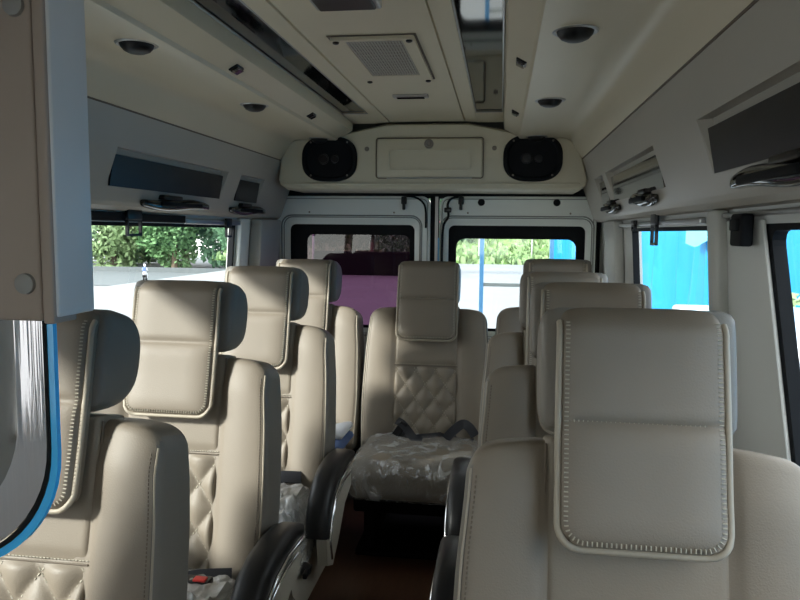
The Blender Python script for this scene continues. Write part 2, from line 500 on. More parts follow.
def make_seat(x, y, label, sd=0, hw=.121, bw=.147, wide=.270, inner=.137, flap=.425, dz=0., plastic=False, base_z=0, group='reclining passenger seats of the van', rz=0, cw=.235):
    r = empty('passenger_seat', (x, y, base_z), label, 'seat', group, rz)
    r.scale = (1, 1, 1+dz)
    part('quilted_panel', ('q', inner), lambda: quilt_mb(inner), M['quilt'], r, 75)
    part('quilt_stitching', ('qd', inner), lambda: quilt_dash(inner), M['thread'], r)
    part('panel_seam', ('sm', inner), lambda: seam_mb(inner), M['groove'], r)
    for q in (-1, 1):
        b = part('side_bolster', ('b', q, inner, wide), lambda: bolster_mb(q, inner, wide)[0], M['leather'], r)
        part('piping', ('bs', q, inner, wide), lambda: bolster_stitch(q, inner, wide), M['piping'], b)
        part('stitching', ('bd', q, inner, wide), lambda: bolster_dash(q, inner, wide), M['groove'], b)
        part('bolster_side', ('bf', q, inner, wide), lambda: bolster_mb(q, inner, wide, True)[0], M['leather_side'], r)
    part('back_shell', ('sh', wide), lambda: shell_mb(wide-.015), M['pvc'], r)
    h = part('headrest', ('h', bw), lambda: headrest_mb(bw), M['leather_side'], r)
    p = part('headrest_pillow', ('p', hw, flap), lambda: pillow_mb(hw, flap), M['leather'], r, 60)
    part('piping', ('pp', hw, flap), lambda: piping_mb(hw, flap), M['piping'], p)
    part('stitching', ('st', hw, flap), lambda: stitch_mb(hw, flap), M['thread'], p)
    part('seat_cushion', ('c', cw), lambda: cushion_mb(cw), M['leather'], r)
    part('seat_frame', ('f', cw), lambda: frame_mb(cw), M['dark'], r)
    if plastic:
        part('plastic_cover', ('pl', cw), lambda: cushion_mb(cw+.004, .022), M['plastic'], r)
    if sd:
        ax = sd*.325
        a = part('armrest', ('a', sd), lambda: arm_bracket_mb(sd, ax), M['pvc'], r)
        part('armrest_pad', ('ap', sd), lambda: arm_pad_mb(sd, ax), M['armpad'], a)
        part('chrome_strip', ('as', sd), lambda: arm_strip_mb(sd, ax), M['chrome'], a)
        sp = part('side_panel', ('s', sd), lambda: side_panel_mb(sd, sd*.25), M['pvc'], r)
        if plastic:
            def wrap():
                m_ = MB()
                def f(u, v):
                    y = -.40+.34*u; z = .44-.24*v
                    n1 = noise.noise(Vector((u*5, v*4, 1)))*.030+noise.noise(Vector((u*13, v*11, 4)))*.016
                    return (sd*(.262+.030*sin(PI*v)+n1*.8), y+noise.noise(Vector((u*6, v*7, 9)))*.02, z+n1*.5)
                return m_.grid(f, 22, 20)
            part('plastic_wrap', ('w', sd), wrap, M['plastic'], r)
            def bunch():
                m_ = MB()
                def f(u, v):
                    x = .10+.17*u; y = -.47+.36*v
                    n1 = noise.noise(Vector((x*26, y*16, 2)))*.022+noise.noise(Vector((x*60, y*45, 7)))*.012
                    return (sd*(x+n1*.4), y, .418+n1+.02*sin(PI*v)-.10*sm(.75, 1., u)-.08*sm(.12, 0, v))
                return m_.grid(f, 26, 34)
            part('plastic_bunch', ('wb', sd), bunch, M['plasticlit'], r)
        def knob():
            mb = MB(); mb.lathe([(.020, 0), (.022, .012), (.014, .028), (.004, .030)], 16, T=lambda a, b, c: (sd*(.278+c), -.33+a, .235+b))
            mb.rbox((sd*.300, -.345, .235), (.007, .035, .009), .004); return mb
        part('recline_knob', ('k', sd), knob, M['black'], sp)
    return r

def flap_belt(name, path, wdt, m, parent, nrm=(0, 0, 1), th=.002):
    """a strap: ribbon of width wdt along a path"""
    mb = MB(); P = [Vector(p) for p in path]; vs = []; n = len(P)
    for i, p in enumerate(P):
        t = (P[min(i+1, n-1)]-P[max(i-1, 0)]).normalized(); nn = Vector(nrm); s_ = t.cross(nn).normalized(); u = s_.cross(t).normalized()
        for a, b in ((-1, -1), (1, -1), (1, 1), (-1, 1)): vs.append(tuple(p+s_*a*wdt/2+u*b*th))
    fs = [(i*4+k, i*4+(k+1) % 4, (i+1)*4+(k+1) % 4, (i+1)*4+k) for i in range(n-1) for k in range(4)]
    fs += [(0, 1, 2, 3), tuple(range(4*n-4, 4*n))]
    mb.add(vs, fs); return mb.build(name, m, parent)
def curve_pts(ctrl, n=6):
    """Catmull-Rom through control points"""
    C = [Vector(c) for c in ctrl]; out = []
    for i in range(len(C)-1):
        p0 = C[max(i-1, 0)]; p1 = C[i]; p2 = C[i+1]; p3 = C[min(i+2, len(C)-1)]
        for k in range(n):
            t = k/n
            out.append(.5*((2*p1)+(p2-p0)*t+(2*p0-5*p1+4*p2-p3)*t*t+(3*p1-p0-3*p2+p3)*t**3))
    out.append(C[-1]); return out

make_seat(.214, 1.00, 'cream leatherette seat nearest the camera on the right, with the largest headrest pillow', -1, dz=.014, flap=.440)
make_seat(.228, 1.68, 'cream seat directly behind the large front right seat, headrest top peeking over it', -1, dz=.008)
make_seat(.218, 2.33, 'cream seat third from the front in the right row, between two other right headrests', -1, dz=.0)
make_seat(.250, 3.03, 'cream rear corner seat on the right, small headrest before the clear rear window', 0, dz=.016)
make_seat(-.860, 1.09, 'cream seat at the front of the left row, half hidden by the grey partition post', 1, dz=-.016, bw=.136)
make_seat(-.872, 1.71, 'second cream seat of the left row, with a black armrest and stitched diamond quilting', 1, plastic=True, dz=-.008)
make_seat(-.866, 2.35, 'third cream seat of the left row, plastic covered cushion and upright black armrest', 1, plastic=True)
make_seat(-.893, 3.03, 'cream rear corner seat on the left, in front of the purple tinted rear window', 0)
make_seat(-.318, 3.03, 'middle rear seat at the end of the aisle, fully visible with plastic covered cushion', 0, hw=.132, bw=.138, wide=.275, inner=.142, flap=.437, plastic=True, cw=.252)

# belts and loose things
def buckle(name, loc, rz, label):
    r = empty(name, loc, label, 'seat belt', None, rz)
    return r
b = empty('seat_belt', (-.315, 2.95, .372), 'black seat belt webbing lying in the crease of the middle rear seat', 'seat belt')
flap_belt('webbing', curve_pts([(-.20, .045, .005), (-.12, .03, .025), (-.05, -.03, .02), (.02, -.01, .022), (.10, .03, .022), (.16, .04, .02), (.22, .02, .02)]), .05, M['belt'], b, nrm=(0, -.5, .8))
mb = MB(); mb.rbox((0, 0, 0), (.018, .014, .036), .006, T=lambda x, y, z: (-.10+x*cos(.5)+z*sin(.6), .00+y, .055+z*cos(.6)-x*sin(.5))); mb.build('buckle', M['black'], b)
flap_belt('strap_tail', curve_pts([(-.115, .0, .09), (-.09, -.01, .08), (-.06, -.02, .05), (-.03, -.06, .03), (.0, -.07, .022)]), .035, M['belt'], b, nrm=(0, -.6, .6))
flap_belt('raised_webbing', curve_pts([(.10, -.02, .025), (.13, .0, .055), (.17, .01, .085), (.20, .015, .07), (.225, .01, .035)]), .04, M['belt'], b, nrm=(0, -.8, .5))
b = empty('seat_belt', (-.88, 2.27, .40), 'black seat belt bunched at the back of the third left cushion', 'seat belt')
flap_belt('webbing', curve_pts([(-.1, .02, .015), (.0, .0, .02), (.08, -.02, .028), (.15, -.01, .035), (.215, .01, .03)]), .05, M['belt'], b, nrm=(0, -.5, .8))
b = empty('seat_belt', (-.87, 1.60, .375), 'black seat belt with a red release button on the second left seat', 'seat belt')
flap_belt('webbing', curve_pts([(-.12, .03, .01), (-.02, .0, .02), (.08, -.03, .03), (.14, -.01, .035), (.215, .02, .03)]), .05, M['belt'], b, nrm=(0, -.5, .8))
mb = MB(); mb.rbox((.155, -.05, .045), (.035, .020, .012), .006); bk = mb.build('buckle', M['black'], b)
mb = MB(); mb.rbox((.165, -.055, .058), (.016, .011, .004), .003); mb.build('release_button', M['red'], bk)

b = empty('folded_cloth', (-.66, 2.78, .385), 'blue and white cloth bundle beside the middle rear cushion', 'cloth')
def crump(cx, cy, cz, hx, hy, hz, sd, m, nm):
    mb = MB()
    def T(x, y, z):
        v = Vector((x*14+sd, y*14, z*14)); n_ = noise.noise(v)*.018
        k = 1-.35*((x-cx)/hx)**2
        return (x+n_, y+noise.noise(v+Vector((5, 3, 1)))*.015, cz+(z-cz)*k+n_)
    mb.rbox((cx, cy, cz), (hx, hy, hz), min(hz*.95, .028), k=4, n=(10, 10, 3), T=T); return mb.build(nm, m, b)
crump(0, 0, .030, .055, .09, .026, 0, M['cloth_blue'], 'blue_fold')
crump(.005, .01, .068, .045, .07, .014, 3, M['cloth_white'], 'white_fold')

# ------------------------------------------------------------------ ceiling
Y0, Y1 = -1.7, 3.30
def mirror_prof(p): return [(XC-u, z) for u, z in reversed(p)]+[(XC+u, z) for u, z in p]
prof = [(0, 1.79), (.172, 1.79), (.1735, 1.800), (.178, 1.800), (.1795, 1.789), (.230, 1.787), (.232, 1.801), (.350, 1.801), (.354, 1.756), (.357, 1.750), (.364, 1.747),
        (.418, 1.718), (.424, 1.708), (.432, 1.706), (.52, 1.709), (.60, 1.711), (.632, 1.710), (.650, 1.702), (.661, 1.690), (.672, 1.668), (.690, 1.640), (.708, 1.617)]
pr = mirror_prof(prof)
mb = MB()
n = len(pr); ys = [Y0, 0, 1.5, Y1]
vs = [(x, y, z) for y in ys for x, z in pr]
fs = [(j*n+i, j*n+i+1, (j+1)*n+i+1, (j+1)*n+i) for j in range(len(ys)-1) for i in range(n-1)]
mb.add(vs, fs)
struct(mb.build('ceiling', M['ceiling'], angle=25))
# outer roof sheet so that no light leaks in from above
mb = MB(); mb.box((XC-.95, Y0-.1, 1.84), (XC+.95, 3.75, 1.87))
struct(mb.build('trim_1', M['pvc'], smooth=False))

def roof_things():
    # mirrors
    for q, lab in ((-1, 'long dark mirror strip recessed in the ceiling left of the vent grille'), (1, 'long dark mirror strip recessed in the ceiling right of the vent grille')):
        r = empty('ceiling_mirror', (XC+q*.29, 1.2, 1.78), lab, 'mirror', None)
        mb = MB(); mb.box((-.056, -2.5, -.004), (.056, 1.85, .0), T=lambda x, y, z: (x, y, z+.0175)); mb.build('mirror_glass', M['mirror'], r, smooth=False)
        mb = MB()
        loop = [(-.056, -2.5, 0), (.056, -2.5, 0), (.056, 1.85, 0), (-.056, 1.85, 0)]
        for a, b_ in zip(loop, loop[1:]+loop[:1]):
            mb.tube([(a[0], a[1], (.009 if q*a[0] > 0 else .009)), (b_[0], b_[1], .009)], .0028, 6)
        mb.build('mirror_frame', M['steel'], r)
        mb = MB(); mb.add([(-.0595, 1.85, .020), (.0595, 1.85, .020), (.0595, 2.1, .004), (-.0595, 2.1, .004), (-.0595, 1.85, .010), (.0595, 1.85, .010)], [(4, 5, 2, 3), (0, 1, 5, 4)]); mb.build('end_filler', M['ceiling'], r, smooth=False)
roof_things()
# vent grille
r = empty('vent_grille', (-.348, 2.115, 1.79), 'square slatted air vent grille in the middle of the ceiling', 'vent')
mb = MB(); mb.ring([(x, z) for x, z in rrect(-.112, .112, -.262, .262, .008, 2)], [(x, z) for x, z in rrect(-.074, .080, -.245, .165, .004, 2)], -.012, -.001, T=lambda x, y, z: (x, z, y)); mb.build('grille_frame', M['ceiling'], r)
mb = MB(); mb.box((-.118, -.268, -.003), (.118, .268, -.0008)); mb.build('shadow_gap', M['groove'], r, smooth=False)
mb = MB(); mb.box((-.076, -.247, -.0075), (.082, .167, -.003)); mb.build('duct', M['groove'], r, smooth=False)
mb = MB()
for i in range(19):
    x = -.070+i*.146/18; mb.box((x-.0024, -.245, -.011), (x+.0024, .165, -.0075))
for i in range(12):
    y = -.23+i*.38/11; mb.box((-.074, y-.0012, -.0095), (.080, y+.0012, -.0078))
mb.build('slats', M['trim'], r, smooth=False)
for a in (-.098, .098):
    for c in (-.245, .245):
        mb = MB(); mb.lathe([(.009, 0), (.0085, -.004), (.004, -.006)], 12, T=lambda x, y, z: (a+x, c+y, z-.012)); mb.build('screw', M['black'], r)
# slot light
r = empty('slot_light', (-.348, 2.665, 1.79), 'small silver slot light behind the ceiling vent grille', 'light')
mb = MB(); mb.rbox((0, 0, -.004), (.067, .022, .006), .005); mb.build('frame', M['steel'], r)
mb = MB(); mb.rbox((0, 0, -.010), (.052, .011, .003), .002); mb.build('lens', M['dark'], r)
# dark roof lamp at the top edge
r = empty('roof_lamp', (-.348, 1.43, 1.79), 'dark rectangular roof lamp at the top edge of the photo', 'light')
mb = MB(); mb.rbox((0, 0, -.008), (.075, .16, .010), .006); mb.build('frame', M['steel'], r)
mb = MB(); mb.rbox((0, 0, -.018), (.064, .145, .006), .004); mb.build('lens', M['gloss'], r)
# spot lamps
k = 0
for q in (-1, 1):
    for yy, w in ((1.575, 'nearer'), (2.365, 'farther'), (3.235, 'farthest, tight against the speaker shelf,')):
        side = 'left' if q < 0 else 'right'
        r = empty('ceiling_spotlight', (XC+q*.498, yy, 1.709), 'round black ceiling spotlight on the %s panel, the %s one' % (side, w.replace(' one', '')), 'light', 'round black ceiling spotlights')
        mb = MB(); mb.lathe([(.038, .001), (.041, -.003), (.045, -.004), (.049, -.002), (.050, .001)], 28); mb.build('chrome_ring', M['steel'], r)
        mb = MB(); mb.lathe([(.040, .0), (.037, -.008), (.030, -.016), (.019, -.021), (.006, -.0225)], 28); mb.build('dome', M['armpad'], r)
# small square vents
for q in (-1, 1):
    for yy, w in ((1.93, 'nearer'), (2.72, 'farther')):
        side = 'left' if q < 0 else 'right'
        r = empty('rocker_switch', (XC+q*.396, yy, 1.733), 'small black rectangular switch on the %s ceiling slope, the %s of two' % (side, w), 'switch', 'small black ceiling switches')
        r.rotation_euler = (0, q*.48, 0)
        mb = MB(); mb.rbox((0, 0, -.002), (.015, .026, .006), .003); mb.build('bezel', M['black'], r)
        mb = MB(); mb.rbox((0, .0, -.009), (.012, .022, .004), .002); mb.build('rocker', M['gloss2'], r)

# ------------------------------------------------------------------ upper wall trim with recessed panels
SX = {-1: (XC-.709, .36), 1: (XC+.709, .36)}      # x at z=1.615 and slope
def tpos(q, z, off=0.):          # point on the sloped trim; off = outwards
    x0, k_ = SX[q]
    x = x0 + q*k_*(1.615-z)
    return x + q*off*.94, z+off*.34
holes = {-1: [(-.6, .35), (.55, 1.75), (1.91, 2.745), (2.885, 3.18)], 1: [(-.6, .35), (.66, 1.545), (1.97, 2.83), (2.92, 3.15)]}
for q in (-1, 1):
    mb = MB(); ycuts = sorted({Y0, Y1+.3, *[c for h in holes[q] for c in h]})
    zc = [1.617, 1.515, 1.405, 1.362]
    def P3(y, z, off=0.):
        x, zz = tpos(q, z, off); return (x, y, zz)
    for i in range(len(ycuts)-1):
        for j in range(3):
            a, b_ = ycuts[i], ycuts[i+1]; zt, zb = zc[j], zc[j+1]
            hole = j == 1 and (a, b_) in holes[q]
            if not hole: mb.add([P3(a, zt), P3(b_, zt), P3(b_, zb), P3(a, zb)], [(0, 1, 2, 3)])
            else:
                d = .028; m_ = .012
                o_ = [P3(a, zt), P3(b_, zt), P3(b_, zb), P3(a, zb)]
                i_ = [P3(a+m_, zt-.008, d), P3(b_-m_, zt-.008, d), P3(b_-m_, zb, .004), P3(a+m_, zb, .004)]
                mb.add(o_+i_, [(4, 5, 6, 7), (0, 1, 5, 4), (1, 2, 6, 5), (2, 3, 7, 6), (3, 0, 4, 7)])
    # lower return to the wall
    lo = [(.800, 1.362), (.806, 1.350), (.822, 1.338), (.862, 1.334)]
    for (u0, z0), (u1, z1) in zip(lo, lo[1:]):
        mb.add([(XC+q*u0, Y0, z0), (XC+q*u0, Y1+.3, z0), (XC+q*u1, Y1+.3, z1), (XC+q*u1, Y0, z1)], [(0, 1, 2, 3)])
    o = mb.build('trim_%d' % (2 if q < 0 else 3), M['trim'], smooth=False); struct(o)
    # seam strip between ceiling and trim
    mb = MB(); x, z = tpos(q, 1.617); mb.tube([(x, Y0, z), (x, Y1, z)], .003, 6); struct(mb.build('trim_%d' % (4 if q < 0 else 5), M['groove']))
    for hi, (a, b_) in enumerate(holes[q]):
        if b_ < .4: continue
        names = {(-1, 1): 'long glossy black wall panel at the front of the left side, mostly behind the partition', (-1, 2): 'long matt dark recessed wall panel above the left side window', (-1, 3): 'short dark recessed wall panel at the rear end of the left side',
                 (1, 1): 'large glossy dark recessed wall panel at upper right, nearest the camera', (1, 2): 'mirror-like dark recessed panel in the middle of the right side', (1, 3): 'smallest dark recessed panel on the right, beside the speaker shelf'}
        mb = MB(); g = .014
        vs = [P3(a+g, 1.492, .012), P3(b_-g, 1.492, .012), P3(b_-g, 1.406, -.002), P3(a+g, 1.406, -.002), P3(a+g, 1.492, .022), P3(b_-g, 1.492, .022), P3(b_-g, 1.406, .003), P3(a+g, 1.406, .003)]
        mb.add(vs, [(0, 1, 2, 3), (7, 6, 5, 4), (0, 4, 5, 1), (1, 5, 6, 2), (2, 6, 7, 3), (3, 7, 4, 0)])
        m_ = M['glossmirror'] if (q == 1 and hi in (2, 3)) else M['gloss']
        o = mb.build('wall_panel', m_, smooth=False); tag(o, names[(q, hi)], 'panel', 'dark recessed panels above the windows')

# black air vents / handles under the panels
def air_vent(q, y0, y1, z, label):
    r = empty('air_vent', (0, (y0+y1)/2, 0), label, 'vent', 'glossy black air vents under the wall panels')
    h = (y1-y0)/2; x, zz = tpos(q, z)
    mb = MB()
    def T(X, Y, Z):
        t = Y/h
        k_ = 1-.45*abs(t)**2.2
        return (x - q*.012 + X*k_ , Y, zz+Z*k_ + .006*sin(t*3))
    mb.rbox((0, 0, 0), (.022, h, .019), .012, k=3, n=(2, 14, 2), T=T); mb.build('vent_body', M['gloss2'], r)
    mb = MB(); mb.rbox((0, 0, 0), (.004, h*.62, .008), .0035, T=lambda X, Y_, Z: (x-q*.033+X, Y_, zz+Z))
    mb.build('louvre', M['gasket'], r)
    mb = MB(); mb.rbox((0, -h*.25, .022), (.013, h*.28, .008), .005, T=lambda X, Y, Z: (x-q*.016+X, Y, zz+Z)); mb.build('tab', M['gloss'], r)
air_vent(-1, 2.12, 2.62, 1.366, 'glossy black air vent under the long left wall panel')
air_vent(-1, 2.86, 3.28, 1.368, 'glossy black air vent at the rear end of the left side')
air_vent(1, .98, 1.40, 1.375, 'glossy black air vent at the right edge of the photo under the large panel')
air_vent(1, 2.08, 2.42, 1.385, 'glossy black air vent under the middle right wall panel')
air_vent(1, 2.72, 3.08, 1.380, 'glossy black air vent under the smallest right wall panel')

# ------------------------------------------------------------------ side walls with windows
WT = .85
def wx(q, z): return XC+q*(WT+.07*(1.3-z))
def side_wall(q, wins, name):
    mb = MB(); zs = [0, .72, 1.302, 1.86]; ys = sorted({Y0, 3.72, *[c for w in wins for c in w]})
    for i in range(len(ys)-1):
        for j in range(3):
            if j == 1 and (ys[i], ys[i+1]) in wins: continue
            a, b_, z0, z1 = ys[i], ys[i+1], zs[j], zs[j+1]
            def T(x, y, z): return (wx(q, z)+q*x, y, z)
            mb.box((0, a, z0), (.035, b_, z1), T=T)
    return struct(mb.build(name, M['wall'], smooth=False))
winL = [(-1.35, -.55), (.60, 1.62), (1.74, 3.075)]
winR = [(-1.35, -.55), (.30, 1.43), (1.70, 2.81)]
side_wall(-1, winL, 'wall_left'); side_wall(1, winR, 'wall_right')
wn = 0
for q, wins in ((-1, winL), (1, winR)):
    for wi, (a, b_) in enumerate(wins):
        wn += 1
        def T(x, y, z): return (wx(q, z)+q*(.012+y), x-(.25*(1.302-z)*sm(.8, 1.35, x) if q == 1 and wi == 1 else 0), z)
        mb = MB(); g = .028 if (q == 1 and wi == 1) else (.018 if q < 0 else .006)
        mb.ring(rrect(a, b_, .72, 1.302, .004, 4), rrect(a+g, b_-g, .74, 1.290, .03 if g > .02 else .008, 4), -.012, .012, T=T)
        f = struct(mb.build('window_%d' % wn, M['gasket'], smooth=False))
        mb = MB(); mb.grid(lambda u, v: (a+g*.8+(b_-a-1.6*g)*u, .004, .735+.56*v), 1, 1, T=T); mb.build('glass_pane', M['glass'], f, smooth=False)
# pillar covers on the right wall and left wall rear corner
def pillar(q, y0, y1, name, th=.02, z0=.5, z1=1.335):
    mb = MB(); yc = (y0+y1)/2; h = (y1-y0)/2
    mb.rbox((0, yc, (z0+z1)/2), (th, h, (z1-z0)/2), .010, k=3, n=(1, 1, 6), T=lambda x, y, z: (wx(q, z)-q*(th+.001)+x, y, z))
    return struct(mb.build(name, M['pillar'] if q > 0 or y0 > 3.2 else M['door']))
pillar(1, 1.625, 1.700, 'trim_6', .016)
pillar(1, 2.99, 3.26, 'trim_7', .02)
pillar(-1, 3.26, 3.56, 'trim_8', .03)
pillar(-1, 3.085, 3.20, 'trim_12', .012)
mb = MB(); mb.rbox((0, 1.53, 1.02), (.004, .115, .29), .003, k=2, n=(1, 1, 6), T=lambda x, y, z: (wx(1, z)-.006+x, y-.25*(1.302-z)*sm(1.64, 1.42, y), z)); struct(mb.build('trim_13', M['wall']))
# curtain rails
def rail(q, y0, y1, m, label, z=1.318, wdt=.014):
    mb = MB(); mb.rbox((0, (y0+y1)/2, z), (.008, (y1-y0)/2, wdt), .004, T=lambda x, y, zz: (wx(q, zz)-q*.012+x, y, zz))
    return tag(mb.build('curtain_rail', m), label, 'rail')
rail(-1, 1.0, 2.52, M['gasket'], 'black curtain rail along the top of the left side window')
rail(-1, 2.53, 3.24, M['steel'], 'grey metal curtain rail piece above the rear part of the left window', z=1.312, wdt=.011)
rail(1, 1.80, 3.20, M['steel'], 'metal curtain rail along the top of the right side window', z=1.314, wdt=.008)
rail(1, .4, 1.66, M['steel'], 'thin metal curtain rail above the front right window', z=1.322, wdt=.005)
def hook(q, y, z, w, h, label):
    r = empty('curtain_clip', (wx(q, z)-q*.026, y, z), label, 'clip', 'black curtain clips on the window rails')
    mb = MB(); mb.ring(rrect(-w, w, -h, h*.2, .006, 3), rrect(-w+.007, w-.007, -h+.008, h*.2-.008, .003, 3), -.005, .005, T=lambda x, yy, zz: (yy, x, zz)); mb.build('loop', M['black'], r)
    mb = MB(); mb.rbox((0, 0, h*.55), (.007, w, h*.40), .004); mb.build('bracket', M['black'], r)
hook(-1, 2.13, 1.302, .045, .045, 'larger black clip on the left window rail')
hook(-1, 2.93, 1.290, .028, .042, 'smaller black clip near the rear end of the left window rail')
hook(1, 3.07, 1.300, .030, .035, 'black clip farthest to the rear on the right window rail')
hook(1, 2.28, 1.300, .035, .055, 'largest black clip on the right window rail, over the window')
hook(1, 2.62, 1.310, .028, .020, 'short black clip between the two others on the right rail')
r = empty('curtain_clip', (wx(1, 1.30)-.03, 1.465, 1.29), 'square black clip on the pale pillar between the right windows', 'clip')
mb = MB(); mb.rbox((0, 0, 0), (.012, .034, .032), .006); mb.build('block', M['gasket'], r)
mb = MB(); mb.rbox((-.012, 0, .01), (.006, .022, .012), .004); mb.build('latch', M['gasket'], r)

# ------------------------------------------------------------------ rear: speaker shelf
pol = [(XC-.722, 1.528), (XC-.712, 1.50), (XC-.68, 1.478), (XC+.70, 1.474), (XC+.730, 1.498), (XC+.738, 1.525), (XC+.720, 1.60), (XC+.698, 1.66), (XC+.675, 1.695), (XC+.64, 1.716),
       (XC+.40, 1.742), (XC+.19, 1.785), (XC-.19, 1.785), (XC-.40, 1.742), (XC-.64, 1.716), (XC-.675, 1.695), (XC-.698, 1.66), (XC-.712, 1.60)]
# bevelled front: ring of inset points
cx_, cz_ = XC, 1.62
def inset(p, d):
    out = []
    n_ = len(p)
    for i in range(n_):
        a = Vector(p[i-1]); b_ = Vector(p[i]); c_ = Vector(p[(i+1) % n_])
        e1 = (b_-a).normalized(); e2 = (c_-b_).normalized(); nn = Vector((-(e1+e2).y, (e1+e2).x)).normalized()
        out.append((b_.x+nn.x*d, b_.y+nn.y*d))
    return out
mb = MB(); L0 = pol; L1 = inset(pol, .003); L2 = inset(pol, .011)
n_ = len(pol)
vs = [(x, 3.62, z) for x, z in L0]+[(x, 3.325, z) for x, z in L0]+[(x, 3.308, z) for x, z in L1]+[(x, 3.30, z) for x, z in L2]
fs = []
for l in range(3):
    for i in range(n_):
        j = (i+1) % n_; fs.append((l*n_+i, l*n_+j, (l+1)*n_+j, (l+1)*n_+i))
fs.append(tuple(range(3*n_, 4*n_))); mb.add(vs, fs)
shelf = mb.build('speaker_shelf', M['cabinet'], angle=35)
tag(shelf, 'cream overhead shelf housing across the rear above the back doors', 'cabinet')
# lower ridge and hatch
mb = MB(); mb.rbox((XC, 3.296, 1.504), (.70, .006, .005), .004); mb.build('ridge', M['cabinet'], shelf)
mb = MB(); hx0, hx1, hz0, hz1 = -.593, -.087, 1.528, 1.717
mb.ring(rrect(hx0, hx1, hz0, hz1, .015), rrect(hx0+.004, hx1-.004, hz0+.004, hz1-.004, .012), 3.292, 3.302); mb.build('hatch_gap', M['groove'], shelf)
mb = MB(); mb.rbox((-.340, 3.297, 1.6225), (.247, .007, .0895), .006); ht = mb.build('hatch_door', M['cabinet'], shelf)
mb = MB(); mb.ring(rrect(-.535, -.145, 1.565, 1.665, .02), rrect(-.527, -.153, 1.573, 1.657, .014), 3.284, 3.292); mb.build('hatch_moulding', M['cabinet'], ht)
mb = MB(); mb.lathe([(.022, 0), (.021, -.006), (.013, -.009), (.006, -.006)], 20, T=lambda x, y, z: (-.342+x, 3.290+z, 1.688+y)); mb.build('hatch_lock', M['screw'], ht)
mb = MB(); mb.rbox((-.34, 3.289, 1.531), (.20, .004, .003), .002); mb.build('hinge', M['steel'], ht)
for x in (-.637, -.040):
    mb = MB(); mb.lathe([(.011, 0), (.010, -.004), (.004, -.005)], 14, T=lambda a, b_, c: (x+a, 3.300+c, 1.667+b_)); mb.build('screw', M['screw'], shelf)
def speaker(xc, zc, label):
    r = empty('speaker', (xc, 3.30, zc), label, 'speaker', 'black oval speakers on the rear shelf')
    def oval(a, b_, n_=40, e=.74):
        return [(math.copysign(abs(cos(t))**e, cos(t))*a, math.copysign(abs(sin(t))**e, sin(t))*b_) for t in [2*PI*i/n_ for i in range(n_)]]
    mb = MB(); lo = oval(.134, .106); vs = []; n_ = len(lo)
    for sc, yy in ((1, 0), (1, -.010), (.95, -.018), (.86, -.018), (.80, -.010)): vs += [(x*sc, yy, z*sc) for x, z in lo]
    fs = [(l*n_+i, l*n_+(i+1) % n_, (l+1)*n_+(i+1) % n_, (l+1)*n_+i) for l in range(4) for i in range(n_)]; fs.append(tuple(range(4*n_, 5*n_)))
    mb.add(vs, fs); mb.build('grille', M['gasket'], r)
    for x, R_ in ((-.028, .026), (.026, .020)):
        mb = MB(); mb.lathe([(R_, 0), (R_*.98, -.006), (R_*.80, -.007), (R_*.74, -.002), (R_*.3, -.003)], 24, T=lambda a, b_, c: (x+a, -.010+c, b_)); mb.build('tweeter', M['black'], r)
    for sx in (-1, 1):
        for sz in (-1, 1):
            mb = MB(); mb.lathe([(.005, 0), (.004, -.003)], 10, T=lambda a, b_, c: (sx*.088+a, -.018+c, sz*.077+b_)); mb.build('screw', M['screw'], r)
speaker(-.816, 1.620, 'black oval speaker on the left end of the rear shelf')
speaker(.135, 1.620, 'black oval speaker on the right end of the rear shelf')

# ------------------------------------------------------------------ rear wall and doors
YD = 3.60
def loopm(x0, x1, z0, z1, r): return rrect(x0, x1, z0, z1, r, 6)
mb = MB()   # body around the doors
mb.box((XC-.98, 3.66, .0), (XC-.83, 3.70, 1.84)); mb.box((XC+.80, 3.66, 0), (XC+.98, 3.70, 1.84)); mb.box((XC-.83, 3.66, 1.47), (XC+.80, 3.70, 1.84)); mb.box((XC-.83, 3.66, 0), (XC+.80, 3.70, .30))
struct(mb.build('wall_back', M['pillar'], smooth=False))
mb = MB(); mb.tube([(-1.205, 3.63, .3), (-1.205, 3.63, 1.40), (-1.19, 3.63, 1.445)], .013, 8); mb.tube([(.480, 3.63, .3), (.480, 3.63, 1.41), (.465, 3.63, 1.445)], .013, 8)
mb.box((-.362, 3.615, .3), (-.318, 3.65, 1.475)); struct(mb.build('trim_9', M['gasket']))
def rdoor(name, x0, x1, gx0, gx1, clear, tint):
    mb = MB(); out = loopm(x0, x1, .30, 1.462, (.01, .045)); m1 = loopm(gx0-.045, gx1+.045, .735, 1.362, .055); m2 = loopm(gx0-.036, gx1+.036, .744, 1.353, .048)
    m3 = loopm(gx0-.006, gx1+.006, .770, 1.315, .03)
    n_ = len(out)
    rings = [(out, 3.66), (out, 3.606), (inset(out, .010), YD), (m1, YD), (m2, YD+.012), (inset(m2, .006), YD+.012), (m3, YD+.020), (m3, YD+.05)]
    vs = []; fs = []
    for lp, yy in rings: vs += [(x, yy, z) for x, z in lp]
    for l in range(len(rings)-1):
        for i in range(n_):
            j = (i+1) % n_; fs.append((l*n_+i, l*n_+j, (l+1)*n_+j, (l+1)*n_+i))
    mb.add(vs, fs); d = struct(mb.build(name, M['door'], angle=30))
    for lp, yy, rr_ in ((m1, YD, .004), (m2, YD+.010, .003), (inset(out, .014), YD+.001, .0025)):
        mb = MB(); mb.tube([(x, yy, z) for x, z in lp], rr_, 6, closed=True); mb.build('moulding_line', M['doorline'], d)  # grey lines painted as groove shade along the door mouldings
    mb = MB(); mb.ring(m3, clear, YD+.030, YD+.036); mb.build('window_border', M['gasket'], d)
    mb = MB(); mb.add([(x, YD+.033, z) for x, z in clear], [tuple(range(n_))]); mb.build('glass_pane', tint, d, smooth=False)
    return d
dl = rdoor('door_1', -1.190, -.362, -1.105, -.450, loopm(-1.02, -.470, .785, 1.262, .035), M['tint'])
